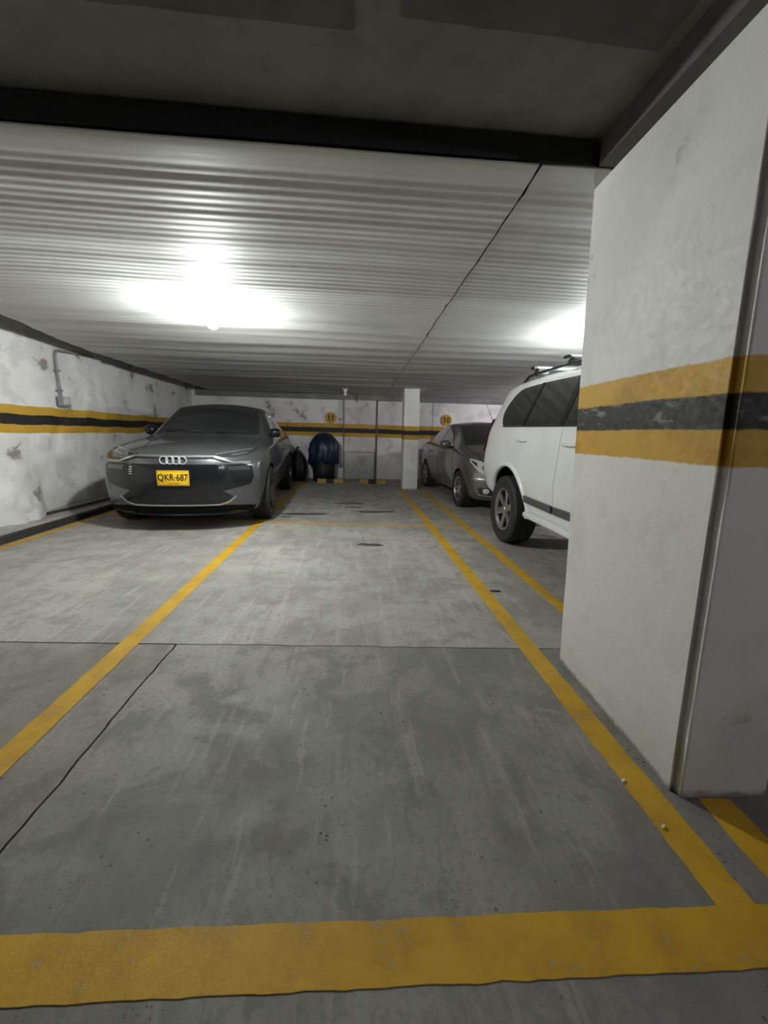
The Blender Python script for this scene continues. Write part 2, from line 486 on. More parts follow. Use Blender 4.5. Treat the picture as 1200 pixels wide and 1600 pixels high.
# far beam and slab above the sheets
tb = box('trim_1', (-3.95, FY-.16, 2.045), (6.1, FY+.05, 2.45), MT['grey_conc']); tag(tb, kind='structure')

# kerb at the foot of the left wall
kb = empty('baseboard_left'); tag(kb, kind='structure')
v, f = [], []
N = 90
for i in range(N+1):
    y = 2.0 + 8.3*i/N
    n1 = noise.noise(Vector((y*2.3, 0, 1)))*.012
    v += [(-4.06, y, -.01), (-3.64+n1, y, -.01), (-3.655+n1, y, .075), (-3.68+n1, y, .085), (-4.06, y, .15+.03*noise.noise(Vector((y*1.5, 3, 1))))]
for i in range(N):
    a, b = i*5, i*5+5
    f += [(a+2, b+2, b+3, a+3), (a+3, b+3, b+4, a+4), (a+4, b+4, b, a)]
f += [(0, 1, 2, 3, 4), (N*5+4, N*5+3, N*5+2, N*5+1, N*5)]
obj('ledge', v, f, MT['kerb_top'], kb)
vf, ff = [], []
for i in range(N+1):
    y = 2.0 + 8.3*i/N
    n1 = noise.noise(Vector((y*2.3, 0, 1)))*.012
    vf += [(-3.60+n1, y, 0), (-3.615+n1, y, .07), (-3.66+n1, y, .078), (-3.66+n1, y, 0)]
for i in range(N):
    a, b = i*4, i*4+4
    ff += [(a, b, b+1, a+1), (a+1, b+1, b+2, a+2), (a+2, b+2, b+3, a+3)]
ff += [(0, 1, 2, 3), (N*4+3, N*4+2, N*4+1, N*4)]
o = obj('kerb_face', vf, ff, MT['kerb_face'], kb); o['label'] = 'black painted kerb face'

# ------------------------------------------------------------------ ceiling
cl = empty('ceiling'); tag(cl, kind='structure')
def sheet(name, xl, xr, y0, y1, z, seed, cols=36):
    """corrugated sheet, ribs across; xl / xr give the edges as functions of y"""
    pitch, amp, per = .066, .0012, 6
    n = int((y1-y0)/pitch*per)
    v, f = [], []
    for i in range(n+1):
        y = y0+(y1-y0)*i/n
        fl = min(1, max(0, (y-y0-.10)/.08))*(.35+1.3*max(0, .5+1.1*noise.noise(Vector((0, y*1.1, seed+3)))))
        s = math.sin(2*PI*(y-y0)/pitch)
        s = math.copysign(abs(s)**.7, s)
        a, b = xl(y), xr(y)
        for j in range(cols+1):
            x = a+(b-a)*j/cols
            sag = .012*noise.noise(Vector((x*.7, y*.9, 1.))) + .010*(1+min(1, max(0, (y-4)/3)))*noise.noise(Vector((x*.25, y*4.5, 5.)))
            yy = y + .012*noise.noise(Vector((x*.6, y*.5, seed+9)))
            v.append((x, yy, z+ceil_z(y)-CEIL+amp*s*fl*(.75+.5*noise.noise(Vector((x*.4, y*1.3, seed+2)))) + sag))
    k = cols+1
    for i in range(n):
        for j in range(cols):
            f.append((i*k+j, i*k+j+1, (i+1)*k+j+1, (i+1)*k+j))
    # upper side and rim on vertices of their own, so that the edges stay crisp
    nv = len(v); nf_ = len(f)
    v += [(p[0], p[1], p[2]+.006) for p in v[:nv]]
    f += [tuple(q+nv for q in reversed(t_)) for t_ in f[:nf_]]
    ring = [j for j in range(k)] + [i*k+cols for i in range(1, n+1)] + [n*k+j for j in range(cols-1, -1, -1)] + [i*k for i in range(n-1, 0, -1)]
    b0 = len(v); m_ = len(ring)
    v += [v[q] for q in ring] + [v[q+nv] for q in ring]
    f += [(b0+i, b0+(i+1) % m_, b0+m_+(i+1) % m_, b0+m_+i) for i in range(m_)]
    return obj(name, v, f, MT['sheet'], cl, True)
def ledge_x(y):
    t = min(1, max(0, (y-3.2)/2.2)); return -3.2 - .40*t
seam = lambda y: .735 + .0*(y-1.56) + .012*noise.noise(Vector((y*2.5, 1, 0)))
seam2 = lambda y: 2.93 + .01*noise.noise(Vector((y*2.5, 5, 0)))
sheet('ceiling_sheet', ledge_x, lambda y: seam(y)-.005-.010*max(0, noise.noise(Vector((0, y*6, 3.)))), 1.755, FY-.1, CEIL-.006, 1.0)
sheet('ceiling_sheet', lambda y: seam(y)+.006+.006*max(0, noise.noise(Vector((0, y*9, 8.)))), lambda y: seam2(y)+.02, 1.765, FY-.1, CEIL-.002, 6.0, 24)
sheet('ceiling_sheet', lambda y: seam2(y)-.02, lambda y: 6.15, 1.755, FY-.1, CEIL+.006, 12.0, 24)
# concrete slab over the near lane and above the sheets
v = [(-4.4, -6, SLAB), (6.5, -6, SLAB), (6.5, 1.92, SLAB), (-4.4, 1.92, SLAB), (-4.4, -6, 2.75), (6.5, -6, 2.75), (6.5, 1.92, 2.75), (-4.4, 1.92, 2.75)]
f = [(0, 3, 2, 1), (4, 5, 6, 7), (0, 1, 5, 4), (1, 2, 6, 5), (2, 3, 7, 6), (3, 0, 4, 7)]
obj('concrete_slab', v, f, MT['slab'], cl)
box('concrete_slab', (-4.4, 1.93, 2.55), (6.5, 10.9, 2.75), MT['slab'], cl)
for lo, hi in (((-1.8, .1), (-.018, 1.425)), ((.115, .1), (.92, 1.39))):
    pts = jag([(lo[0], lo[1]), (hi[0], lo[1]), (hi[0], hi[1]), (lo[0], hi[1]-.02), (lo[0], lo[1])], .004, .06)[:-1]
    prism('formwork_panel', pts, SLAB-.006, SLAB+.002, MT['slab_dark'], cl)
# dark steel channel that carries the sheet edge
pts_top = jag([(-4.0, 2.392), (.955, 2.385)], .006, .06)
v, f = [], []
for x, z in pts_top:
    v += [(x, 1.75, 2.302), (x, 1.75, z), (x, 1.82, z), (x, 1.82, 2.302)]
n = len(pts_top)
for i in range(n-1):
    a, b = i*4, i*4+4
    for q in range(4): f.append((a+q, b+q, b+(q+1) % 4, a+(q+1) % 4))
f += [(0, 1, 2, 3), ((n-1)*4+3, (n-1)*4+2, (n-1)*4+1, (n-1)*4)]
o = obj('edge_channel', v, f, MT['black_steel'], cl); o['label'] = 'black channel along the sheet edge'

tb = box('trim_4', (.965, -6, 2.298), (1.62, 1.745, 2.42), MT['slab_dark']); tag(tb, 'dark concrete beam over the big pillar', kind='structure')
# ------------------------------------------------------------------ big pillar (leaning a little) and white column
def pillar(name, foot, z0, z1, dx, m, parent=None, bev=.0, nseg=24):
    v, f = [], []
    n = len(foot)
    for j in range(nseg+1):
        t = j/nseg; z = z0+(z1-z0)*t
        for i, (x, y) in enumerate(foot):
            nn = .004*noise.noise(Vector((i*3.1, z*5, 2.)))
            v.append((x+dx*t+nn, y+nn, z))
    for j in range(nseg):
        for i in range(n):
            f.append((j*n+i, j*n+(i+1) % n, (j+1)*n+(i+1) % n, (j+1)*n+i))
    f += [tuple(range(n-1, -1, -1)), tuple(nseg*n+i for i in range(n))]
    return obj(name, v, f, m, parent)
p = pillar('trim_2', [(1.145, 1.09), (1.1447, 1.0815), (1.126, 1.083), (1.15, 1.885), (1.165, 1.90), (1.465, 1.895), (1.462, 1.052), (1.452, 1.046), (1.149, 1.053), (1.1445, 1.058)][2:] + [(1.145, 1.083)], 0, 2.297, -.115, MT['pillar'])
tag(p, 'big white pillar with yellow and black bands', kind='structure')
p = pillar('trim_3', [(1.075, 8.6), (1.385, 8.6), (1.395, 8.61), (1.395, 8.96), (1.075, 8.96), (1.065, 8.95), (1.065, 8.61)], 0, CEIL+.06, -.03, MT['column'])
tag(p, 'slim white column with a striped band at mid height', kind='structure')

# ------------------------------------------------------------------ lamps
def lamp(loc, m, label, r=.05):
    CZ = (SLAB if loc[1] < 1.7 else ceil_z(loc[1])+.004); t = empty('ceiling_lamp', (loc[0], loc[1], CZ)); tag(t, label, 'lamp', 'bare bulbs under the sheet ceiling')
    dz = loc[2]-CZ
    e_ = dz+r+.03
    v, f = lathe([(0, .006), (.055, .006), (.055, -.018), (.014, -.022), (.010, e_+.075), (.026, e_+.06), (.024, e_), (.0, e_)], 20)
    obj('socket', v, f, MT['porcelain'], t, 'auto')
    nb = 12
    prof = [(.0, dz-r)] + [(r*math.sin(PI*i/nb), dz-r*math.cos(PI*i/nb)) for i in range(1, nb-2)] + [(.018, dz+r+.02), (.016, dz+r+.034)]
    v, f = lathe(prof, 24)
    obj('bulb', v, f, m, t, True)
    return t
lamp(LAMP_A, MT['bulb_a'], 'bright bare bulb hanging in front of the grey car', .05)
lamp(LAMP_B, MT['bulb_b'], 'bright bare bulb above the white off-road car', .045)
lamp(LAMP_C, MT['bulb_c'], 'bare bulb under the concrete slab behind the pillar lane', .045)
lamp(FILL_LAMP_D, MT['fill_bulb_d'], 'unseen fill bulb added beyond the white off-road car to brighten the far wall', .045)
t = empty('lamp_holder', (-.235, 9.0, CEIL)); tag(t, 'unlit white lamp holder under the ceiling near the far wall', 'lamp')
v, f = lathe([(0, .012), (.075, .012), (.075, -.02), (.045, -.03), (.04, -.075), (0, -.078)], 20)
obj('socket', v, f, MT['porcelain'], t, 'auto')
v, f = lathe([(0, -.165), (.022, -.16), (.036, -.135), (.036, -.11), (.02, -.07), (0, -.07)], 18)
obj('bulb', v, f, MT['porcelain'], t, True)

# ------------------------------------------------------------------ things on the walls
t = empty('electrical_conduit', (-3.955, 5.72, 0)); tag(t, 'grey conduit bending down the left wall to a switch box', 'conduit')
path = [(0, .75, 2.235), (0, .35, 2.215), (0, .14, 2.20)] + [(0, .10*(1-math.sin(a))+.0, 2.10+.10*math.cos(a)) for a in (.3, .6, .9, 1.2, PI/2)] + [(0, .0, 1.9), (0.004, .01, 1.6)]
v, f = tube(path, .013, 10); obj('pipe', v, f, MT['pvc'], t, True)
for z in (1.93, 1.68):
    box('clip', (-.02, -.03, z-.012), (.02, .034, z+.012), MT['pvc'], t, .003)
b_ = empty('switch_box', (-3.945, 5.76, 1.54)); tag(b_, 'small grey switch box at the end of the conduit', 'switch')
box('housing', (-.03, -.085, -.07), (.03, .085, .06), MT['pvc'], b_, .006)
box('cover_plate', (.03, -.06, -.045), (.038, .075, .05), MT['switch'], b_, .003)

def stall_number(x, z, s, label):
    t = empty('stall_number', (x, FY-.045, z)); tag(t, label, 'number')
    n = 40
    v = [(0, 0, 0)] + [(.145*math.cos(2*PI*i/n), 0, .145*math.sin(2*PI*i/n)) for i in range(n)]
    v += [(q[0], .012, q[2]) for q in v]
    f = [(0, 1+i, 1+(i+1) % n) for i in range(n)] + [(1+i, n+2+i, n+2+(i+1) % n, 1+(i+1) % n) for i in range(n)]
    obj('disc', v, f, MT['num_yellow'], t)
    text_mesh('digits', s, .20, MT['num_black'], t, (0, -.004, 0), (PI/2, 0, 0), .003, .95, .006)
stall_number(-.641, 1.585, '11', 'yellow painted disc with number 11 on the far wall')
stall_number(2.385, 1.605, '10', 'yellow painted disc with number 10 above the beige sedan')

# ------------------------------------------------------------------ wheel stops
def wheel_stop(x0, x1, y, label, rz=0.):
    t = empty('wheel_stop', (x0, y, 0), rz); tag(t, label, 'wheel stop', 'striped wheel stops at the far wall')
    L = x1-x0; cuts = [0, .33, .63, 1.0]
    for k in range(3):
        a, b = L*cuts[k], L*cuts[k+1]
        m = MT['stop_black'] if k == 1 else MT['stop_yellow']
        prof = [(-.07, 0), (-.055, .085), (-.035, .10), (.035, .10), (.055, .085), (.07, 0)]
        v = [(a, p[0], p[1]) for p in prof] + [(b, p[0], p[1]) for p in prof]
        f = [(i, i+1, i+7, i+6) for i in range(5)] + [(5, 4, 3, 2, 1, 0), (6, 7, 8, 9, 10, 11), (0, 6, 11, 5)]
        obj('black_section' if k == 1 else 'yellow_section', v, f, m, t)
wheel_stop(-.915, -.28, 9.58, 'yellow and black wheel stop in front of the blue wrapped bin')
wheel_stop(.11, .765, 9.58, 'yellow and black wheel stop in front of the peeling pilaster')

# ------------------------------------------------------------------ bin under blue plastic, covered heap
def drape(name, prof, n, m, parent, amp, fold, seed, sx=1, sy=1, rag=0.):
    v, f = [], []
    k = len(prof)
    for i in range(n):
        a = 2*PI*i/n
        for j, (r, h) in enumerate(prof):
            q = Vector((math.cos(a)*1.7, math.sin(a)*1.7, h*2+seed))
            fo = 1 + fold*math.sin(a*9+seed+2*noise.noise(q))*(1-j/k) + amp*noise.fractal(q*1.6, .8, 2, 4)
            hh = h + (rag*noise.noise(Vector((math.cos(a)*4, math.sin(a)*4, seed))) if j < 2 else 0)
            v.append((r*fo*sx*math.cos(a), r*fo*sy*math.sin(a), hh))
    for i in range(n):
        j = (i+1) % n
        for q in range(k-1): f.append((i*k+q, j*k+q, j*k+q+1, i*k+q+1))
    v.append((0, 0, prof[-1][1]+.005)); f += [(i*k+k-1, ((i+1) % n)*k+k-1, len(v)-1) for i in range(n)]
    v.append((0, 0, prof[0][1])); f += [(((i+1) % n)*k, i*k, len(v)-1) for i in range(n)]
    return obj(name, v, f, m, parent, True)
t = empty('wrapped_bin', (-.79, 9.97, 0)); tag(t, 'black bin draped with dark blue plastic at the far wall', 'bin')
drape('bin_body', [(.27, 0), (.275, .3), (.28, .62), (.285, .7)], 40, MT['black_plastic'], t, .03, .01, 2., 1, .85)
drape('blue_cover', [(.37, .48), (.37, .6), (.375, .78), (.34, .95), (.26, 1.08), (.17, 1.17), (.08, 1.21)], 64, MT['blue_tarp'], t, .16, .05, 5., 1, .8, rag=.12)
t = empty('rubbish_sack', (-1.46, 9.93, 0), math.radians(6)); tag(t, 'dark plastic sack standing at the far wall behind the grey car', 'sack')
drape('sack_body', [(.17, 0), (.22, .15), (.23, .35), (.20, .55), (.13, .70), (.05, .76)], 48, MT['cover'], t, .14, .05, 21.)
v, f = tube([(0, 0, .74), (.01, 0, .80), (.04, .01, .84)], [.035, .022, .045], 10)
obj('tied_neck', v, f, MT['cover'], t, True)

# ------------------------------------------------------------------ small things on the floor
v, f = tube([(-3.83, 5.05, .135), (-3.80, 5.6, .13), (-3.78, 6.3, .128)], .016, 8)
tag(obj('steel_rod', v, f, MT['rust'], None, True), 'thin dark rod lying on the ledge by the left wall', 'rod')
def scrap(x, y, s, m, label, ang=0., name='scrap', asp=.4):
    pts = [(s*math.cos(a)*(1+.3*noise.noise(Vector((a*2, x, y)))), s*asp*math.sin(a)*(1+.3*noise.noise(Vector((a*2, y, x))))) for a in [2*PI*i/10 for i in range(10)]]
    v = [(px, py, 0.001) for px, py in pts] + [(px*.8, py*.8, .006) for px, py in pts]
    n = 10
    f = [tuple(range(n-1, -1, -1)), tuple(range(n, 2*n))] + [(i, (i+1) % n, n+(i+1) % n, n+i) for i in range(n)]
    o = obj(name, v, f, m, None, False, (x, y, .0035), (0, 0, ang))
    return tag(o, label, 'litter')
scrap(1.13, 2.86, .05, MT['rust'], 'dark scrap lying against the right yellow line', -.1, asp=.22)
scrap(.985, 1.125, .012, MT['scrap_white'], 'white paint fleck on concrete beside the big pillar', .6)
scrap(1.00, .955, .010, MT['scrap_white'], 'tiny pale chip on the yellow line in front of the pillar', .6)
def stain(cx, cy, rx, ry, seed):
    n = 40
    pts = []
    for i in range(n):
        a = 2*PI*i/n
        k = 1+.55*noise.noise(Vector((math.cos(a)*1.6, math.sin(a)*1.6, seed)))+.3*noise.noise(Vector((math.cos(a)*4, math.sin(a)*4, seed)))
        pts.append((cx+rx*k*math.cos(a), cy+ry*k*math.sin(a)))
    prism('oil_stain', pts, .0002, .0012, MT['wet'], floor)
for i, s in enumerate([(-.05, 6.75, .28, .06), (-.02, 6.42, .18, .05), (.30, 6.05, .32, .09), (-.75, 5.82, .42, .06), (-.1, 6.9, .10, .04), (-1.0, 5.6, .08, .04), (.18, 4.18, .14, .06)]):
    stain(*s, i*3.3)

# ------------------------------------------------------------------ car builder
def pchip(xs, ys, xq):
    xs, ys, xq = map(lambda a: np.asarray(a, float), (xs, ys, xq))
    h = np.diff(xs); d = np.diff(ys)/h
    m = np.zeros_like(xs)
    for i in range(1, len(xs)-1):
        if d[i-1]*d[i] > 0:
            w1, w2 = 2*h[i]+h[i-1], h[i]+2*h[i-1]
            m[i] = (w1+w2)/(w1/d[i-1]+w2/d[i])
    m[0], m[-1] = d[0], d[-1]
    k = np.clip(np.searchsorted(xs, xq)-1, 0, len(h)-1)
    t = (xq-xs[k])/h[k]
    return ((1+2*t)*(1-t)**2*ys[k] + t*(1-t)**2*h[k]*m[k] + t*t*(3-2*t)*ys[k+1] + t*t*(t-1)*h[k]*m[k+1])

def section(p, rad):
    """half section from the bottom centre to the top centre, rounded corners, fixed number of points"""
    zb, wb, wm, zm, ws, zs, wt, zt, zc = p
    pts = [(0, zb-.02), (wb-.10, zb), (wb, zb+.05), (wm, zm), (ws, zs), (wt, zt)]
    out = []
    V = [Vector(q) for q in pts]
    nseg = [4, 2, 5, 6, 6]
    def corner(i):
        a, b, c = V[i-1], V[i], V[i+1]
        ra = min(rad[i], (a-b).length*.45, (c-b).length*.45)
        return b+(a-b).normalized()*ra, b, b+(c-b).normalized()*ra
    V.append(Vector((wt*.72, zt+(zc-zt)*(1-.72**2))))
    last = V[0]
    for i in range(1, 6):
        s, b, e = corner(i)
        for k in range(nseg[i-1]): out.append(last.lerp(s, k/nseg[i-1]))
        for k in range(5):
            t = k/5; out.append(s*(1-t)**2 + b*2*t*(1-t) + e*t*t)
        last = e
    x0 = last.x
    zo = last.y - (zt+(zc-zt)*(1-(x0/wt)**2))
    for k in range(9):
        x = x0*(1-k/8); out.append(Vector((x, zt+(zc-zt)*(1-(x/wt)**2)+zo*(1-k/8))))
    return out

class Car:
    def __init__(s, name, loc, rz, label, L, stations, mats, wheels, R, archR, rad, bend=(.35, 3.0, .25, 3.0), tilt=None, tw=.24, track=None):
        s.root = empty(name, loc, rz); tag(s.root, label, 'car')
        s.L = L
        st = np.array(stations, float)
        ss = np.concatenate([np.linspace(0, .3, 10, endpoint=False), np.linspace(.3, L-.3, 64, endpoint=False), np.linspace(L-.3, L, 10)])
        prm = [pchip(st[:, 0], st[:, i], ss) for i in range(1, 10)]
        W = st[:, 3].max(); s.W = W
        rows = []
        for i, y in enumerate(ss):
            h = section([q[i] for q in prm], rad)
            full = [(q.x, q.y) for q in h] + [(-q.x, q.y) for q in h[-2:0:-1]]
            rows.append(full)
        nh = len(h); nf = len(rows[0])
        A, pw, B, pb = bend
        def deform(x, y, z):
            u = min(1.2, abs(x)/W)
            ff = max(0, 1-y/1.3)**1.5; fb = max(0, 1-(L-y)/1.0)**1.5
            yy = y + A*u**pw*ff - B*u**pb*fb
            if tilt: yy += tilt(z, y, L)
            return (x, yy, z)
        bm = bmesh.new(); grid = []
        for y, r in zip(ss, rows): grid.append([bm.verts.new(deform(x, y, z)) for x, z in r])
        for a, b in zip(grid[:-1], grid[1:]):
            for j in range(nf):
                bm.faces.new((a[j], a[(j+1) % nf], b[(j+1) % nf], b[j]))
        for gi, y in ((0, ss[0]), (-1, ss[-1])):
            r = rows[gi]; g_ = grid[gi]; nx = 18
            prev = [g_[0]]*(nx+1)
            for i in range(1, nh):
                if i == nh-1: cur = [g_[nh-1]]*(nx+1)
                else:
                    x, z = r[i]
                    cur = [g_[i]]
                    for k in range(1, nx):
                        cur.append(bm.verts.new(deform(x*(1-2*k/nx), y, z)))
                    cur.append(g_[nf-i])
                for k in range(nx):
                    q = []
                    for vv in (prev[k], prev[k+1], cur[k+1], cur[k]):
                        if vv not in q: q.append(vv)
                    if len(q) > 2:
                        try: bm.faces.new(q)
                        except ValueError: pass
                prev = cur
        bmesh.ops.remove_doubles(bm, verts=bm.verts[:], dist=1e-5)
        bmesh.ops.recalc_face_normals(bm, faces=bm.faces[:])
        s.bvh = BVHTree.FromBMesh(bm)
        me = bpy.data.meshes.new('body'); bm.to_mesh(me); bm.free()
        s.paint = mats
        body = link('body', me, [mats, MT['well']], s.root)
        # wheel arches
        cut = bmesh.new()
        for wy in wheels:
            for sg in (-1, 1):
                r = bmesh.ops.create_cone(cut, segments=40, cap_ends=True, radius1=archR, radius2=archR, depth=.62,
                    matrix=Matrix.Translation((sg*(W-.02), wy, R*1.02)) @ Matrix.Rotation(PI/2, 4, 'Y'))
        cm = bpy.data.meshes.new('cut'); cut.to_mesh(cm); cut.free()
        cm.materials.append(mats); cm.materials.append(MT['well'])
        cm.polygons.foreach_set('material_index', [1]*len(cm.polygons))
        co = bpy.data.objects.new('cut', cm); col.objects.link(co); co.parent = s.root
        md = body.modifiers.new('arch', 'BOOLEAN'); md.object = co; md.operation = 'DIFFERENCE'; md.solver = 'EXACT'
        try: md.material_mode = 'INDEX'
        except Exception: pass
        dg = bpy.context.evaluated_depsgraph_get(); dg.update()
        nm = bpy.data.meshes.new_from_object(body.evaluated_get(dg))
        body.modifiers.clear(); old = body.data; body.data = nm; nm.name = 'body'
        bpy.data.objects.remove(co); bpy.data.meshes.remove(cm); bpy.data.meshes.remove(old)
        nm.polygons.foreach_set('use_smooth', [True]*len(nm.polygons))
        try: nm.set_sharp_from_angle(angle=math.radians(40))
        except Exception: pass
        s.body = body
    def cast(s, axis, a, b, sg=1):
        if axis == 'front': o, d = Vector((a, -3, b)), Vector((0, 1, 0))
        elif axis == 'rear': o, d = Vector((a, s.L+3, b)), Vector((0, -1, 0))
        elif axis == 'side': o, d = Vector((sg*3, a, b)), Vector((-sg, 0, 0))
        else: o, d = Vector((a, b, 4)), Vector((0, 0, -1))
        h = s.bvh.ray_cast(o, d)
        return (h[0], h[1]) if h[0] is not None else None
    def decal(s, name, poly, axis, m, sg=1, off=.004, step=.06, parent=None, sink=.012, rnd=0):
        if rnd: poly = round_poly(poly, rnd)
        bm = bmesh.new()
        fc = bm.faces.new([bm.verts.new((a, b, 0)) for a, b in poly])
        xs = [q[0] for q in poly]; ys = [q[1] for q in poly]
        for lo, hi, nrm in ((min(xs), max(xs), (1, 0, 0)), (min(ys), max(ys), (0, 1, 0))):
            n = int((hi-lo)/step)
            for i in range(1, n+1):
                c = lo+(hi-lo)*i/(n+1)
                bmesh.ops.bisect_plane(bm, geom=bm.verts[:]+bm.edges[:]+bm.faces[:], plane_co=(c*nrm[0], c*nrm[1], 0), plane_no=nrm)
        bmesh.ops.triangulate(bm, faces=[q for q in bm.faces if len(q.verts) > 4])
        bm.verts.ensure_lookup_table(); bm.verts.index_update()
        hit = [s.cast(axis, v.co.x, v.co.y, sg) for v in bm.verts]
        v, idx = [], {}
        for i, h in enumerate(hit):
            if h: idx[i] = len(v); v.append(h[0]+h[1]*off)
        f = [tuple(idx[q.index] for q in fc.verts) for fc in bm.faces if all(q.index in idx for q in fc.verts)]
        cnt = {}
        for q in f:
            for a, b in zip(q, q[1:]+q[:1]): cnt[(min(a, b), max(a, b))] = cnt.get((min(a, b), max(a, b)), 0)+1
        inv = {idx[i]: i for i in idx}; low = {}
        for (a, b), c in cnt.items():
            if c == 1:
                for q in (a, b):
                    if q not in low: low[q] = len(v); hh = hit[inv[q]]; v.append(hh[0]-hh[1]*sink)
                f.append((a, b, low[b], low[a]))
        bm.free()
        b2 = bmesh.new(); bv = [b2.verts.new(q) for q in v]
        for q in f:
            try: b2.faces.new([bv[i] for i in q])
            except ValueError: pass
        return bm_obj(name, b2, m, parent or s.root, 'auto')
    def strip(s, name, path, w, axis, m, sg=1, off=.003, parent=None, step=.05, sink=.006):
        P = []
        for a, b in zip(path[:-1], path[1:]):
            a, b = Vector(a), Vector(b); n = max(1, int((b-a).length/step))
            P += [a.lerp(b, i/n) for i in range(n)]
        P.append(Vector(path[-1]))
        v, f = [], []
        for i, p in enumerate(P):
            d = (P[min(i+1, len(P)-1)]-P[max(i-1, 0)]).normalized(); nn = Vector((-d.y, d.x))
            for q in (p+nn*w/2, p-nn*w/2):
                h = s.cast(axis, q.x, q.y, sg)
                if h is None: h = s.cast(axis, p.x, p.y, sg)
                if h is None: return None
                v += [h[0]+h[1]*off, h[0]-h[1]*sink]
        for i in range(len(P)-1):
            k = i*4
            f += [(k, k+2, k+6, k+4), (k, k+4, k+5, k+1), (k+2, k+3, k+7, k+6)]
        b2 = bmesh.new(); bv = [b2.verts.new(q) for q in v]
        for q in f: b2.faces.new([bv[i] for i in q])
        return bm_obj(name, b2, m, parent or s.root, 'auto')
    def both(s, fn):
        return [fn(1), fn(-1)]

def round_poly(poly, r, n=4):
    out = []
    V = [Vector(p) for p in poly]; k = len(V)
    for i in range(k):
        a, b, c = V[i-1], V[i], V[(i+1) % k]
        ra = min(r, (a-b).length*.45, (c-b).length*.45)
        s_, e = b+(a-b).normalized()*ra, b+(c-b).normalized()*ra
        for q in range(n+1):
            t = q/n; p = s_*(1-t)**2+b*2*t*(1-t)+e*t*t; out.append((p.x, p.y))
    return out

WHEELS = {}
def wheel(car, x, y, R, rim, w, nsp, style, rim_m, sg):
    """tyre as the part, rim, spokes and hub as its sub-parts; axis along x, outer side towards sg"""
    key = (R, rim, w, nsp, style)
    if key not in WHEELS:
        h = w/2
        prof = [(rim-.01, -h*.8), (rim+.01, -h*.95), (R*.93, -h), (R*.985, -h*.86), (R, -h*.6), (R, -h*.33), (R-.008, -h*.3), (R-.008, -h*.24), (R, -h*.21), (R, h*.21), (R-.008, h*.24), (R-.008, h*.3), (R, h*.33), (R, h*.6), (R*.985, h*.86), (R*.93, h), (rim+.01, h*.95), (rim-.01, h*.8), (rim-.03, h*.3), (rim-.03, -h*.5), (rim-.01, -h*.8)]
        v, f = lathe(prof, 48, 'x'); A = bpy.data.meshes.new('wheel'); A.from_pydata(v, [], f)
        prof = [(rim+.004, h*.84), (rim+.006, h*.93), (rim-.012, h*.92), (rim-.022, h*.7), (rim-.035, h*.1), (rim-.04, -h*.6), (.02, -h*.6)]
        v, f = lathe(prof, 48, 'x'); B = bpy.data.meshes.new('rim'); B.from_pydata(v, [], f)
        # one spoke along +y (radial), tapering, dished
        r0, r1 = .045, rim-.012
        bm = bmesh.new(); secs = []
        for k in range(6):
            t = k/5; r = r0+(r1-r0)*t
            wd = (.040 if style == 'wide' else .024)*(1-.25*t) + (.012*t*t if style == 'wide' else .01*t*t)
            xx = h*(.70+.14*t*t) if style == 'wide' else h*(.62+.24*t)
            secs.append([bm.verts.new((xx, r, -wd)), bm.verts.new((xx+.008, r, -wd*.4)), bm.verts.new((xx+.008, r, wd*.4)), bm.verts.new((xx, r, wd)), bm.verts.new((xx-.03, r, wd*.8)), bm.verts.new((xx-.03, r, -wd*.8))])
        for a, b in zip(secs[:-1], secs[1:]):
            for q in range(6): bm.faces.new((a[q], a[(q+1) % 6], b[(q+1) % 6], b[q]))
        bm.faces.new(secs[0][::-1]); bm.faces.new(secs[-1])
        bmesh.ops.recalc_face_normals(bm, faces=bm.faces[:])
        Cm = bpy.data.meshes.new('spoke'); bm.to_mesh(Cm); bm.free()
        v, f = lathe([(0, h*.86), (.03, h*.85), (.036, h*.80), (.062, h*.74), (.068, h*.62), (.068, h*.2)], 24, 'x')
        D = bpy.data.meshes.new('hub_cap'); D.from_pydata(v, [], f)
        for me, m in ((A, MT['rubber']), (B, MT['alloy_dark'] if style == 'dark' else rim_m), (Cm, rim_m), (D, rim_m)):
            me.materials.append(m); me.polygons.foreach_set('use_smooth', [True]*len(me.polygons))
            try: me.set_sharp_from_angle(angle=math.radians(35))
            except Exception: pass
        B.materials.clear(); B.materials.append(rim_m); B.materials.append(MT['alloy_dark'])
        B.polygons.foreach_set('material_index', [0 if (i % 6) < 3 else 1 for i in range(len(B.polygons))])
        WHEELS[key] = (A, B, Cm, D)
    A, B, Cm, D = WHEELS[key]
    def mk(name, me, parent, loc=(0, 0, 0), rot=(0, 0, 0)):
        o = bpy.data.objects.new(name, me); col.objects.link(o); o.parent = parent; o.location = loc; o.rotation_euler = rot
        return o
    t = mk('wheel', A, car.root, (x*sg, y, R), (0, 0, 0 if sg > 0 else PI))
    mk('rim', B, t); mk('hub_cap', D, t)
    for k in range(nsp):
        mk('spoke', Cm, t, rot=(2*PI*k/nsp+.3, 0, 0))
    return t

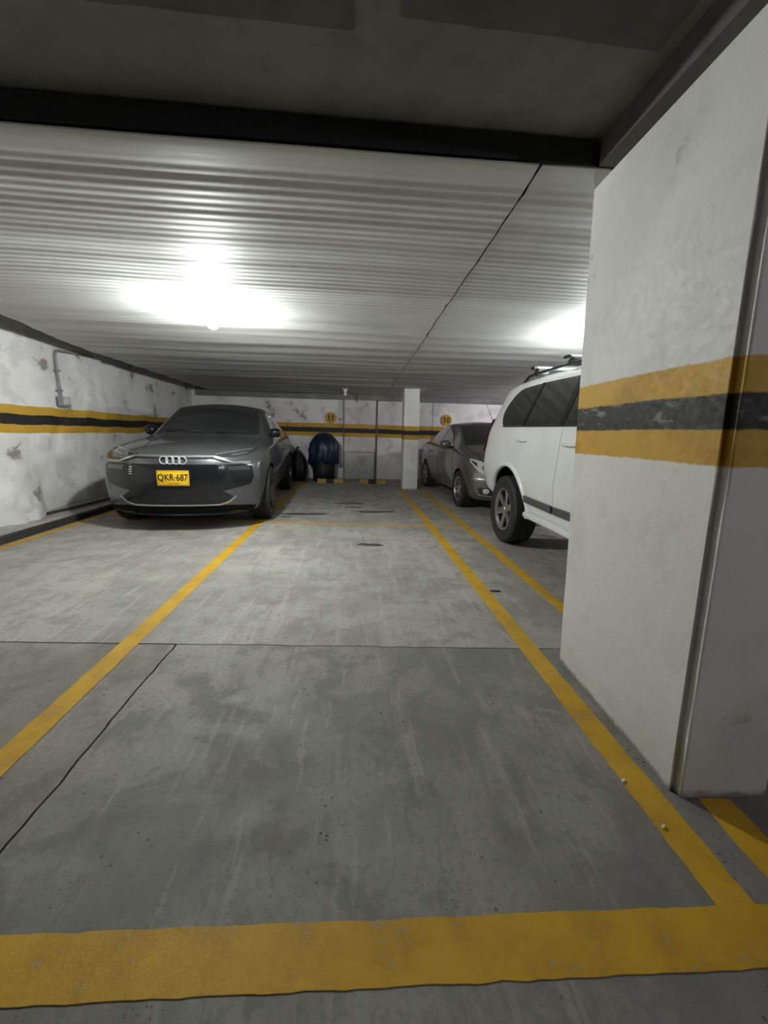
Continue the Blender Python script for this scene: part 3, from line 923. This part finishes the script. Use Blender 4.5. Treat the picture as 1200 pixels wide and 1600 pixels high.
def mirror_part(car, sg, base, size, shell_m, arm=.07):
    """door mirror: housing with a glass on its rear side and a foot"""
    bx_, by_, bz_ = base
    lx, ly, lz = size
    bm = bmesh.new()
    r = bmesh.ops.create_uvsphere(bm, u_segments=20, v_segments=12, radius=1)
    for v in bm.verts:
        x, y, z = v.co
        y = y if y < 0 else y*.35
        e = lambda q: math.copysign(abs(q)**.75, q)
        v.co = Vector((sg*(bx_+arm+lx/2+e(x)*lx/2), by_+e(y)*ly, bz_+lz/2+e(z)*lz/2))
    o = bm_obj('door_mirror', bm, shell_m, car.root, True)
    box('mirror_foot', (min(sg*(bx_-.05), sg*(bx_+arm+.03)), by_-.035, bz_+.005), (max(sg*(bx_-.05), sg*(bx_+arm+.03)), by_+.015, bz_+.045), MT['black_trim'], o, .01)
    box('mirror_glass', (min(sg*(bx_+arm+.015), sg*(bx_+arm+lx-.015)), by_+ly*.30, bz_+.02), (max(sg*(bx_+arm+.015), sg*(bx_+arm+lx-.015)), by_+ly*.36, bz_+lz-.02), MT['glass'], o, .004)
    return o

def handle(car, sg, y, z, m, L=.2):
    h = car.cast('side', y, z, sg)
    x = h[0].x
    pts = [(x-sg*.01, y-L/2, z), (x+sg*.028, y-L/2+.03, z+.002), (x+sg*.033, y, z+.004), (x+sg*.028, y+L/2-.03, z+.002), (x-sg*.01, y+L/2, z)]
    v, f = tube(pts, [.010, .013, .013, .013, .010], 8)
    return obj('door_handle', v, f, m, car.root, True)

# ------------------------------------------------------------------ dark grey electric car on the left
def audi_tilt(z, y, L):
    k = max(0, 1-y/.9)**2
    d = .10*max(0, (z-.78)/.25)**1.5*k + .07*max(0, (.40-z)/.2)**1.3*k - .02*k*(1-abs(z-.62)/.3)
    kb = max(0, 1-(L-y)/.6)**2
    return d - .06*kb*max(0, (z-.9)/.3)
A_ = Car('electric_suv', (-2.065, 4.60, 0), math.radians(4.2), 'dark grey electric car with four-ring badge and yellow plate', 4.77, [
    # s, zb, wb, wm, zm, ws, zs, wt, zt, zc
    (0.00, .235, .82, .885, .58, .85, .80, .70, .885, .905),
    (0.05, .205, .85, .92, .58, .89, .865, .74, .94, .962),
    (0.30, .20, .87, .945, .60, .92, .94, .75, 1.00, 1.03),
    (0.90, .22, .87, .97, .66, .945, .99, .76, 1.06, 1.09),
    (1.35, .22, .87, .97, .68, .945, 1.01, .77, 1.10, 1.135),
    (1.50, .22, .87, .97, .68, .945, 1.02, .76, 1.155, 1.19),
    (1.85, .22, .87, .97, .68, .945, 1.03, .70, 1.36, 1.41),
    (2.30, .22, .87, .97, .68, .94, 1.045, .635, 1.565, 1.62),
    (2.90, .22, .87, .97, .68, .94, 1.06, .62, 1.59, 1.655),
    (3.70, .23, .87, .97, .70, .94, 1.08, .59, 1.535, 1.595),
    (4.25, .26, .86, .965, .72, .92, 1.09, .55, 1.38, 1.43),
    (4.60, .32, .83, .93, .72, .88, 1.05, .62, 1.12, 1.15),
    (4.77, .40, .76, .86, .70, .82, .95, .64, 1.00, 1.02)],
    MT['audi'], (.90, 3.80), .37, .405, [0, .05, .06, .20, .045, .07], (.40, 2.6, .28, 3.0), audi_tilt)
for wy in (.90, 3.80):
    for sg in (1, -1): wheel(A_, .85, wy, .37, .265, .235, 5, 'wide', MT['alloy_dark'], sg)
def mir(poly): return poly + [(-x, z) for x, z in poly[::-1]]
half = [(0, .815), (.74, .815), (.815, .79), (.83, .66), (.80, .585), (.72, .555), (.50, .505), (.615, .435), (.56, .385), (.46, .355), (0, .355)]
A_.decal('grille', mir(half), 'front', MT['gloss_black'], off=.006, step=.05)
A_.decal('lower_skirt', [(-.80, .225), (.80, .225), (.84, .30), (.60, .325), (-.60, .325), (-.84, .30)], 'front', MT['well'], off=.004, step=.05)
A_.strip('lower_trim', [(-.64, .435), (-.56, .37), (-.46, .340), (.46, .340), (.56, .37), (.64, .435)], .018, 'front', MT['alloy'], off=.010)
A_.strip('nose_highlight', [(-.80, .838), (-.62, .838), (-.43, .905), (.43, .905), (.62, .838), (.80, .838)], .018, 'front', MT['alloy'], off=.007)  # bright strip stands in for the highlight along the nose crease
A_.strip('nose_shadow_strip', [(-.56, .842), (-.41, .886), (.41, .886), (.56, .842)], .014, 'front', MT['seam'], off=.006)  # dark strip stands in for the shade under the hood edge
for sg in (1, -1):
    pl = [(.40, .925), (.60, .965), (.80, 1.0), (.845, .995), (.83, .965), (.76, .925), (.62, .895), (.50, .900)]
    hl = A_.decal('headlight', [(sg*x, z) for x, z in pl], 'front', MT['lens'], off=.006, step=.05)
    A_.strip('light_strip', [(sg*.43, .925), (sg*.60, .957), (sg*.80, .990)], .010, 'front', MT['alloy'], off=.010, parent=hl)
    A_.strip('light_strip', [(sg*.60, .918), (sg*.76, .945)], .008, 'front', MT['alloy'], off=.010, parent=hl)
    for k in range(5):
        z = .70+.026*k
        A_.strip('grille_glint_bar', [(sg*(.455-.002*k), z), (sg*(.495-.002*k), z+.001)], .012-.0012*(4-k), 'front', MT['chrome'], off=.012, step=.01)  # bright bars set as the bulb's glints on the grille fins
    # dark lamp insert inside the black panel
    A_.decal('lamp_insert', [(sg*x, z) for x, z in [(.55, .795), (.78, .795), (.795, .75), (.58, .745)]], 'front', MT['lens'], off=.009, step=.05)
# badge: four rings
bd = None
for k in range(4):
    x = (k-1.5)*.0665
    h = A_.cast('front', x, .862)
    yv = h[0].y - .016
    R_, r_ = .043, .0062
    v, f = [], []
    for i in range(36):
        a = 2*PI*i/36
        for j in range(8):
            b = 2*PI*j/8
            rr = R_+r_*math.cos(b)
            v.append((x+rr*math.cos(a), yv+r_*math.sin(b)-(.001 if k % 2 else 0), .862+rr*math.sin(a)))
    for i in range(36):
        for j in range(8):
            f.append((i*8+j, ((i+1) % 36)*8+j, ((i+1) % 36)*8+(j+1) % 8, i*8+(j+1) % 8))
    obj('badge_ring', v, f, MT['badge'], A_.root, True)
h = A_.cast('front', 0, .66)
py = h[0].y-.03
pp = bm_obj('number_plate', box_bm((-.172, py, .575), (.172, py+.012, .748), .006), MT['plate'], A_.root, 'auto')
box('plate_frame', (-.180, py+.006, .567), (.180, py+.04, .756), MT['black_trim'], pp, .006)
text_mesh('plate_characters', 'QKR\u00b7687', .105, MT['plate_ink'], pp, (0, py-.001, .668), (PI/2, 0, 0), .0015, .80, .0012)
bd_ = box_bm((-.162, py-.001, .583), (.162, py+.003, .586)); 
for lo, hi in (((-.162, py-.001, .737), (.162, py+.003, .740)), ((-.162, py-.001, .583), (-.159, py+.003, .740)), ((.159, py-.001, .583), (.162, py+.003, .740))): box_bm(lo, hi, bm=bd_)
bm_obj('plate_border', bd_, MT['plate_ink'], pp)
for k in range(9):
    if k != 4: box('plate_small_mark', (-.056+k*.0135, py-.0012, .597), (-.048+k*.0135, py+.002, .606), MT['plate_ink'], pp)
for sg in (-1, 1):
    v, f = lathe([(0, -.004), (.006, -.003), (.007, .002)], 10)
    obj('plate_screw', v, f, MT['rust'], pp, True, (sg*.115, py-.001, .722), (PI/2, 0, 0))
# glass
A_.decal('windshield', [(-.72, 1.50), (0, 1.40), (.72, 1.50), (.62, 2.20), (0, 2.30), (-.62, 2.20)], 'top', MT['glass'], step=.08, rnd=.06)
A_.decal('roof_glass', [(-.52, 2.42), (.52, 2.42), (.50, 3.35), (-.50, 3.35)], 'top', MT['glass'], step=.1, rnd=.05)
A_.decal('rear_window', [(-.50, 3.85), (.50, 3.85), (.52, 4.42), (-.52, 4.42)], 'top', MT['glass'], step=.08, rnd=.05)
for sg in (1, -1):
    A_.decal('side_window', [(1.78, 1.075), (2.72, 1.10), (2.70, 1.515), (2.40, 1.495), (2.05, 1.36)], 'side', MT['glass'], sg, step=.08, rnd=.04)
    A_.decal('side_window', [(2.78, 1.10), (3.60, 1.125), (3.86, 1.20), (3.80, 1.37), (3.40, 1.47), (2.77, 1.515)], 'side', MT['glass'], sg, step=.08, rnd=.04)
    A_.strip('door_gap', [(1.55, .35), (1.50, .7), (1.60, 1.02)], .008, 'side', MT['seam'], sg)
    A_.strip('door_gap', [(2.74, .30), (2.74, 1.06)], .008, 'side', MT['seam'], sg)
    A_.strip('door_gap', [(3.35, .40), (3.45, .7), (3.72, 1.08)], .008, 'side', MT['seam'], sg)
    A_.strip('sill_trim', [(1.40, .30), (3.30, .30)], .10, 'side', MT['black_trim'], sg, off=.006)
    A_.strip('hood_gap', [(sg*.70, .42), (sg*.74, .9), (sg*.76, 1.34)], .008, 'top', MT['seam'])
    A_.strip('hood_crease', [(sg*.40, .25), (sg*.50, .8), (sg*.58, 1.35)], .012, 'top', MT['audi'], off=.006)
    mirror_part(A_, sg, (.80, 1.80, 1.115), (.175, .12, .145), MT['gloss_black'], .03)
    handle(A_, sg, 2.56, .90, MT['audi']); handle(A_, sg, 3.50, .93, MT['audi'])
    A_.decal('tail_light', [(sg*x, z) for x, z in [(.20, .93), (.74, .93), (.76, .87), (.22, .88)]], 'rear', MT['red_lens'], off=.006)
    v, f = tube([(sg*.10, 1.43, 1.20), (sg*.38, 1.45, 1.185), (sg*.66, 1.52, 1.17)], .009, 6)
    h1 = A_.cast('top', sg*.1, 1.45); h2 = A_.cast('top', sg*.6, 1.50)
    v, f = tube([(sg*.10, 1.45, h1[0].z+.012), (sg*.36, 1.47, (h1[0].z+h2[0].z)/2+.03), (sg*.60, 1.50, h2[0].z+.014)], .008, 6)
    obj('wiper', v, f, MT['black_trim'], A_.root, True)

# ------------------------------------------------------------------ white off-road car on the right
def suv_tilt(z, y, L):
    k = max(0, 1-y/.8)**2
    kb = max(0, 1-(L-y)/.7)**1.5
    return .10*max(0, (z-.9)/.3)*k - .30*max(0, min(1, (z-1.02)/.75))*kb
S_ = Car('offroad_car', (2.685, .66, 0), math.radians(0.3), 'large white off-road car with roof rack behind the big pillar', 4.74, [
    (0.00, .46, .78, .86, .72, .84, .96, .72, 1.02, 1.04),
    (0.06, .40, .84, .92, .72, .90, 1.02, .76, 1.09, 1.12),
    (0.50, .40, .87, .94, .75, .92, 1.10, .79, 1.17, 1.20),
    (1.25, .42, .88, .94, .75, .925, 1.20, .81, 1.25, 1.28),
    (1.42, .42, .88, .94, .75, .925, 1.24, .80, 1.30, 1.33),
    (1.70, .42, .88, .94, .75, .92, 1.27, .775, 1.53, 1.58),
    (2.05, .42, .88, .94, .75, .92, 1.285, .74, 1.79, 1.845),
    (2.60, .42, .88, .94, .75, .92, 1.295, .735, 1.83, 1.895),
    (3.70, .43, .88, .94, .76, .92, 1.32, .735, 1.85, 1.91),
    (4.40, .48, .88, .935, .78, .915, 1.32, .73, 1.82, 1.88),
    (4.62, .52, .86, .92, .80, .90, 1.28, .72, 1.78, 1.83),
    (4.74, .56, .80, .87, .82, .85, 1.20, .69, 1.70, 1.74)],
    MT['suv'], (.92, 3.71), .39, .50, [0, .05, .06, .22, .07, .08], (.22, 3.0, .12, 5.0), suv_tilt)
for wy in (.92, 3.71):
    for sg in (1, -1): wheel(S_, .815, wy, .39, .240, .265, 6, 'wide', MT['alloy'], sg)
for sg in (1, -1):
    S_.decal('side_window', [(1.92, 1.315), (2.62, 1.325), (2.62, 1.745), (2.30, 1.74), (2.10, 1.65)], 'side', MT['glass'], sg, step=.08, rnd=.04)
    S_.decal('side_window', [(2.66, 1.325), (3.40, 1.338), (3.32, 1.765), (2.66, 1.75)], 'side', MT['glass'], sg, step=.08, rnd=.03)
    S_.decal('side_window', [(3.425, 1.338), (3.99, 1.345), (4.11, 1.47), (4.10, 1.57), (3.97, 1.70), (3.82, 1.757), (3.35, 1.765)], 'side', MT['glass'], sg, step=.06, rnd=.06)
    S_.decal('window_pillar', [(2.60, 1.320), (2.68, 1.320), (2.68, 1.742), (2.60, 1.742)], 'side', MT['gloss_black'], sg, step=.06, off=.008)
    S_.decal('window_pillar', [(3.385, 1.338), (3.44, 1.338), (3.365, 1.765), (3.305, 1.765)], 'side', MT['gloss_black'], sg, step=.06, off=.008)
    S_.strip('window_chrome', [(1.92, 1.312), (3.98, 1.338)], .010, 'side', MT['black_trim'], sg, off=.010)
    S_.strip('door_gap', [(1.38, .52), (1.34, .9), (1.40, 1.25)], .007, 'side', MT['seam'], sg, off=.001)
    S_.strip('door_gap', [(2.63, .50), (2.62, .9), (2.60, 1.30)], .006, 'side', MT['pvc'], sg, off=.001)
    S_.strip('door_gap', [(3.18, .50), (3.20, .75), (3.42, 1.0), (3.50, 1.32)], .005, 'side', MT['suv'], sg, off=.001)
    S_.strip('side_moulding', [(1.42, .600), (2.60, .590)], .065, 'side', MT['moulding'], sg, off=.022, sink=.01)
    S_.strip('side_moulding', [(2.64, .590), (3.21, .598)], .065, 'side', MT['moulding'], sg, off=.022, sink=.01)
    # sill / running board
    sx = (min(sg*.80, sg*.93), max(sg*.80, sg*.93))
    bm_obj('sill_board', box_bm((sx[0], 1.42, .405), (sx[1], 3.20, .465), .02, 3), MT['suv'], S_.root, 'auto')
    # flared arches
    for wy in (.92, 3.71):
        n = 28; v, f = [], []
        for i in range(n+1):
            a = -.02 + (PI+.04)*i/n
            cy_, cz_ = math.cos(a), math.sin(a)
            for (rr, ox) in ((.494, -.03), (.495, .012), (.512, .016), (.54, .008), (.555, -.02)):
                y = wy+rr*cy_; z = .398+rr*cz_
                h = S_.cast('side', y, max(z, .50), sg)
                x = h[0].x if h else sg*.9
                x = sg*max(abs(x), .86)
                v.append((x+sg*ox, y, z))
        for i in range(n):
            for q in range(4): f.append((i*5+q, i*5+q+1, i*5+q+6, i*5+q+5))
        b2 = bmesh.new(); bv = [b2.verts.new(q) for q in v]
        for q in f: b2.faces.new([bv[i] for i in q])
        bm_obj('wheel_flare', b2, MT['suv'], S_.root, True)
    handle(S_, sg, 2.43, 1.165, MT['suv'], .22); handle(S_, sg, 3.36, 1.185, MT['suv'], .20)
    mirror_part(S_, sg, (.90, 1.78, 1.26), (.22, .13, .20), MT['suv'], .06)
    # tail light wraps round the rear corner
    S_.decal('tail_light', [(sg*x, z) for x, z in [(.70, 1.02), (.90, 1.02), (.90, 1.16), (.86, 1.42), (.76, 1.45), (.72, 1.3)]], 'rear', MT['red_lens'], off=.03, step=.05)
    S_.decal('headlight', [(sg*x, z) for x, z in [(.48, .86), (.82, .90), (.84, 1.02), (.56, .99)]], 'front', MT['lens_clear'], off=.01)
    # roof rails and feet
    zr = S_.cast('top', sg*.66, 3.0)[0].z
    pts = [(sg*.665, y, S_.cast('top', sg*.66, y)[0].z + (.0 if y in (2.15, 4.05) else .055)) for y in (2.15, 2.28, 2.7, 3.2, 3.7, 3.92, 4.05)]
    v, f = tube(pts, .017, 8); rail = obj('roof_rail', v, f, MT['black_trim'], S_.root, True)
S_.decal('windshield', [(-.76, 1.45), (0, 1.38), (.76, 1.45), (.70, 1.96), (0, 2.02), (-.70, 1.96)], 'top', MT['glass'], step=.08, rnd=.05)
S_.decal('rear_window', [(-.58, 1.30), (.58, 1.30), (.54, 1.62), (-.54, 1.62)], 'rear', MT['glass'], step=.08, rnd=.05)
S_.decal('grille', [(-.44, .74), (.44, .74), (.46, .98), (-.46, .98)], 'front', MT['chrome'], off=.012, rnd=.04)
for k in range(5):
    S_.strip('grille_slot', [(-.36+.18*k, .76), (-.36+.18*k, .96)], .10, 'front', MT['black_trim'], off=.016)
S_.decal('lower_intake', [(-.55, .52), (.55, .52), (.60, .64), (-.60, .64)], 'front', MT['black_trim'], off=.008, rnd=.03)
for yb in (3.05, 3.74):
    zb = S_.cast('top', .66, yb)[0].z
    bb = bm_obj('rack_bar', box_bm((-.69, yb-.042, zb+.10), (.69, yb+.042, zb+.128), .012, 3), MT['alloy'], S_.root, 'auto')
    for sg in (1, -1):
        x0, x1 = sorted((sg*.68, sg*.54))
        bm_obj('rack_foot', box_bm((x0, yb-.05, zb+.03), (x1, yb+.05, zb+.105), .022, 3), MT['black_trim'], bb, 'auto')
        x0, x1 = sorted((sg*.69, sg*.725))
        bm_obj('bar_end_cap', box_bm((x0, yb-.045, zb+.097), (x1, yb+.045, zb+.131), .012, 2), MT['black_trim'], bb, 'auto')

# ------------------------------------------------------------------ beige sedan
def sed_tilt(z, y, L):
    k = max(0, 1-y/.8)**2
    return .16*max(0, (z-.55)/.3)*k + .06*max(0, (.35-z)/.15)*k - .04*max(0, (z-.8)/.3)*max(0, 1-(L-y)/.6)**2
D_ = Car('sedan', (2.665, 5.80, 0), math.radians(2.6), 'beige grey sedan parked between the white column and white off-road car', 4.30, [
    (0.00, .27, .68, .77, .48, .74, .66, .60, .72, .74),
    (0.06, .215, .74, .82, .50, .79, .72, .64, .80, .83),
    (0.40, .19, .77, .845, .54, .825, .86, .68, .93, .97),
    (0.85, .19, .78, .855, .58, .835, .93, .70, 1.00, 1.045),
    (1.00, .19, .78, .855, .58, .835, .945, .70, 1.03, 1.075),
    (1.30, .19, .78, .855, .58, .835, .96, .66, 1.20, 1.25),
    (1.80, .19, .78, .855, .58, .83, .98, .585, 1.415, 1.475),
    (2.40, .19, .78, .855, .60, .83, 1.00, .575, 1.445, 1.51),
    (3.05, .20, .78, .855, .60, .83, 1.02, .555, 1.39, 1.45),
    (3.60, .22, .78, .85, .62, .82, 1.03, .56, 1.17, 1.21),
    (3.85, .24, .77, .84, .62, .80, 1.02, .60, 1.09, 1.115),
    (4.22, .30, .74, .81, .62, .77, .97, .60, 1.04, 1.06),
    (4.30, .36, .70, .77, .62, .73, .90, .58, .97, .99)],
    MT['sedan'], (.86, 3.45), .315, .345, [0, .05, .06, .20, .05, .07], (.36, 2.4, .22, 3.0), sed_tilt)
for wy in (.86, 3.45):
    for sg in (1, -1): wheel(D_, .755, wy, .315, .205, .19, 7, 'thin', MT['alloy'], sg)
D_.decal('windshield', [(-.68, 1.08), (0, .98), (.68, 1.08), (.575, 1.70), (0, 1.78), (-.575, 1.70)], 'top', MT['glass'], step=.08, rnd=.05)
D_.decal('rear_window', [(-.50, 3.12), (.50, 3.12), (.54, 3.66), (-.54, 3.66)], 'top', MT['glass'], step=.08, rnd=.05)
D_.decal('grille', [(-.34, .60), (.34, .60), (.40, .70), (-.40, .70)], 'front', MT['black_trim'], off=.006, rnd=.03)
D_.decal('lower_intake', [(-.38, .32), (.38, .32), (.42, .42), (-.42, .42)], 'front', MT['black_trim'], off=.006, rnd=.03)
D_.strip('grille_chrome', [(-.40, .712), (.40, .712)], .02, 'front', MT['chrome'], off=.012)
for sg in (1, -1):
    hl = D_.decal('headlight', [(sg*x, z) for x, z in [(.42, .64), (.58, .61), (.70, .66), (.775, .80), (.765, .86), (.66, .83), (.48, .745)]], 'front', MT['lens_clear'], off=.007, step=.04, rnd=.02)
    D_.decal('lamp_reflector', [(sg*(.60+.05*math.cos(a)), .71+.045*math.sin(a)) for a in [2*PI*i/14 for i in range(14)]], 'front', MT['chrome'], off=.014, step=.03, parent=hl)
    D_.decal('turn_signal', [(sg*x, z) for x, z in [(.70, .73), (.755, .80), (.75, .825), (.69, .79)]], 'front', MT['lens'], off=.011, step=.03, parent=hl)
    fg = D_.decal('fog_light_recess', [(sg*x, z) for x, z in [(.48, .30), (.68, .32), (.72, .42), (.52, .43)]], 'front', MT['black_trim'], off=.006, step=.04, rnd=.03)
    D_.strip('fog_light_trim', [(sg*.50, .29), (sg*.68, .305), (sg*.74, .40), (sg*.73, .445)], .018, 'front', MT['alloy'], off=.014, parent=fg)
    D_.decal('fog_light', [(sg*(.60+.045*math.cos(a)), .37+.04*math.sin(a)) for a in [2*PI*i/14 for i in range(14)]], 'front', MT['lens_clear'], off=.012, step=.03, parent=fg)
    D_.decal('side_window', [(1.42, 1.03), (2.28, 1.05), (2.24, 1.40), (1.95, 1.385), (1.70, 1.24)], 'side', MT['glass'], sg, step=.07, rnd=.04)
    D_.decal('side_window', [(2.34, 1.05), (3.08, 1.07), (3.28, 1.12), (3.02, 1.31), (2.70, 1.385), (2.31, 1.40)], 'side', MT['glass'], sg, step=.07, rnd=.04)
    D_.strip('door_gap', [(1.25, .34), (1.22, .7), (1.30, .98)], .008, 'side', MT['seam'], sg)
    D_.strip('door_gap', [(2.31, .30), (2.31, 1.03)], .008, 'side', MT['seam'], sg)
    D_.strip('door_gap', [(3.02, .45), (3.10, .75), (3.28, 1.05)], .008, 'side', MT['seam'], sg)
    handle(D_, sg, 2.14, .86, MT['sedan'], .16); handle(D_, sg, 2.96, .88, MT['sedan'], .16)
    mirror_part(D_, sg, (.80, 1.40, .985), (.20, .13, .15), MT['sedan'], .06)
    D_.decal('tail_light', [(y, z) for y, z in [(3.98, .80), (4.18, .80), (4.16, .96), (3.92, .98)]], 'side', MT['red_lens'], sg, off=.006, step=.04, rnd=.02)
    D_.strip('hood_gap', [(sg*.62, .40), (sg*.68, .7), (sg*.69, 1.0)], .008, 'top', MT['seam'])
za = D_.cast('top', .18, 2.0)[0]
v, f = tube([(.18, 2.0, za.z-.005), (.18, 2.02, za.z+.03), (.16, 2.42, za.z+.40)], [.012, .006, .0035], 6)
obj('antenna', v, f, MT['black_trim'], D_.root, True)
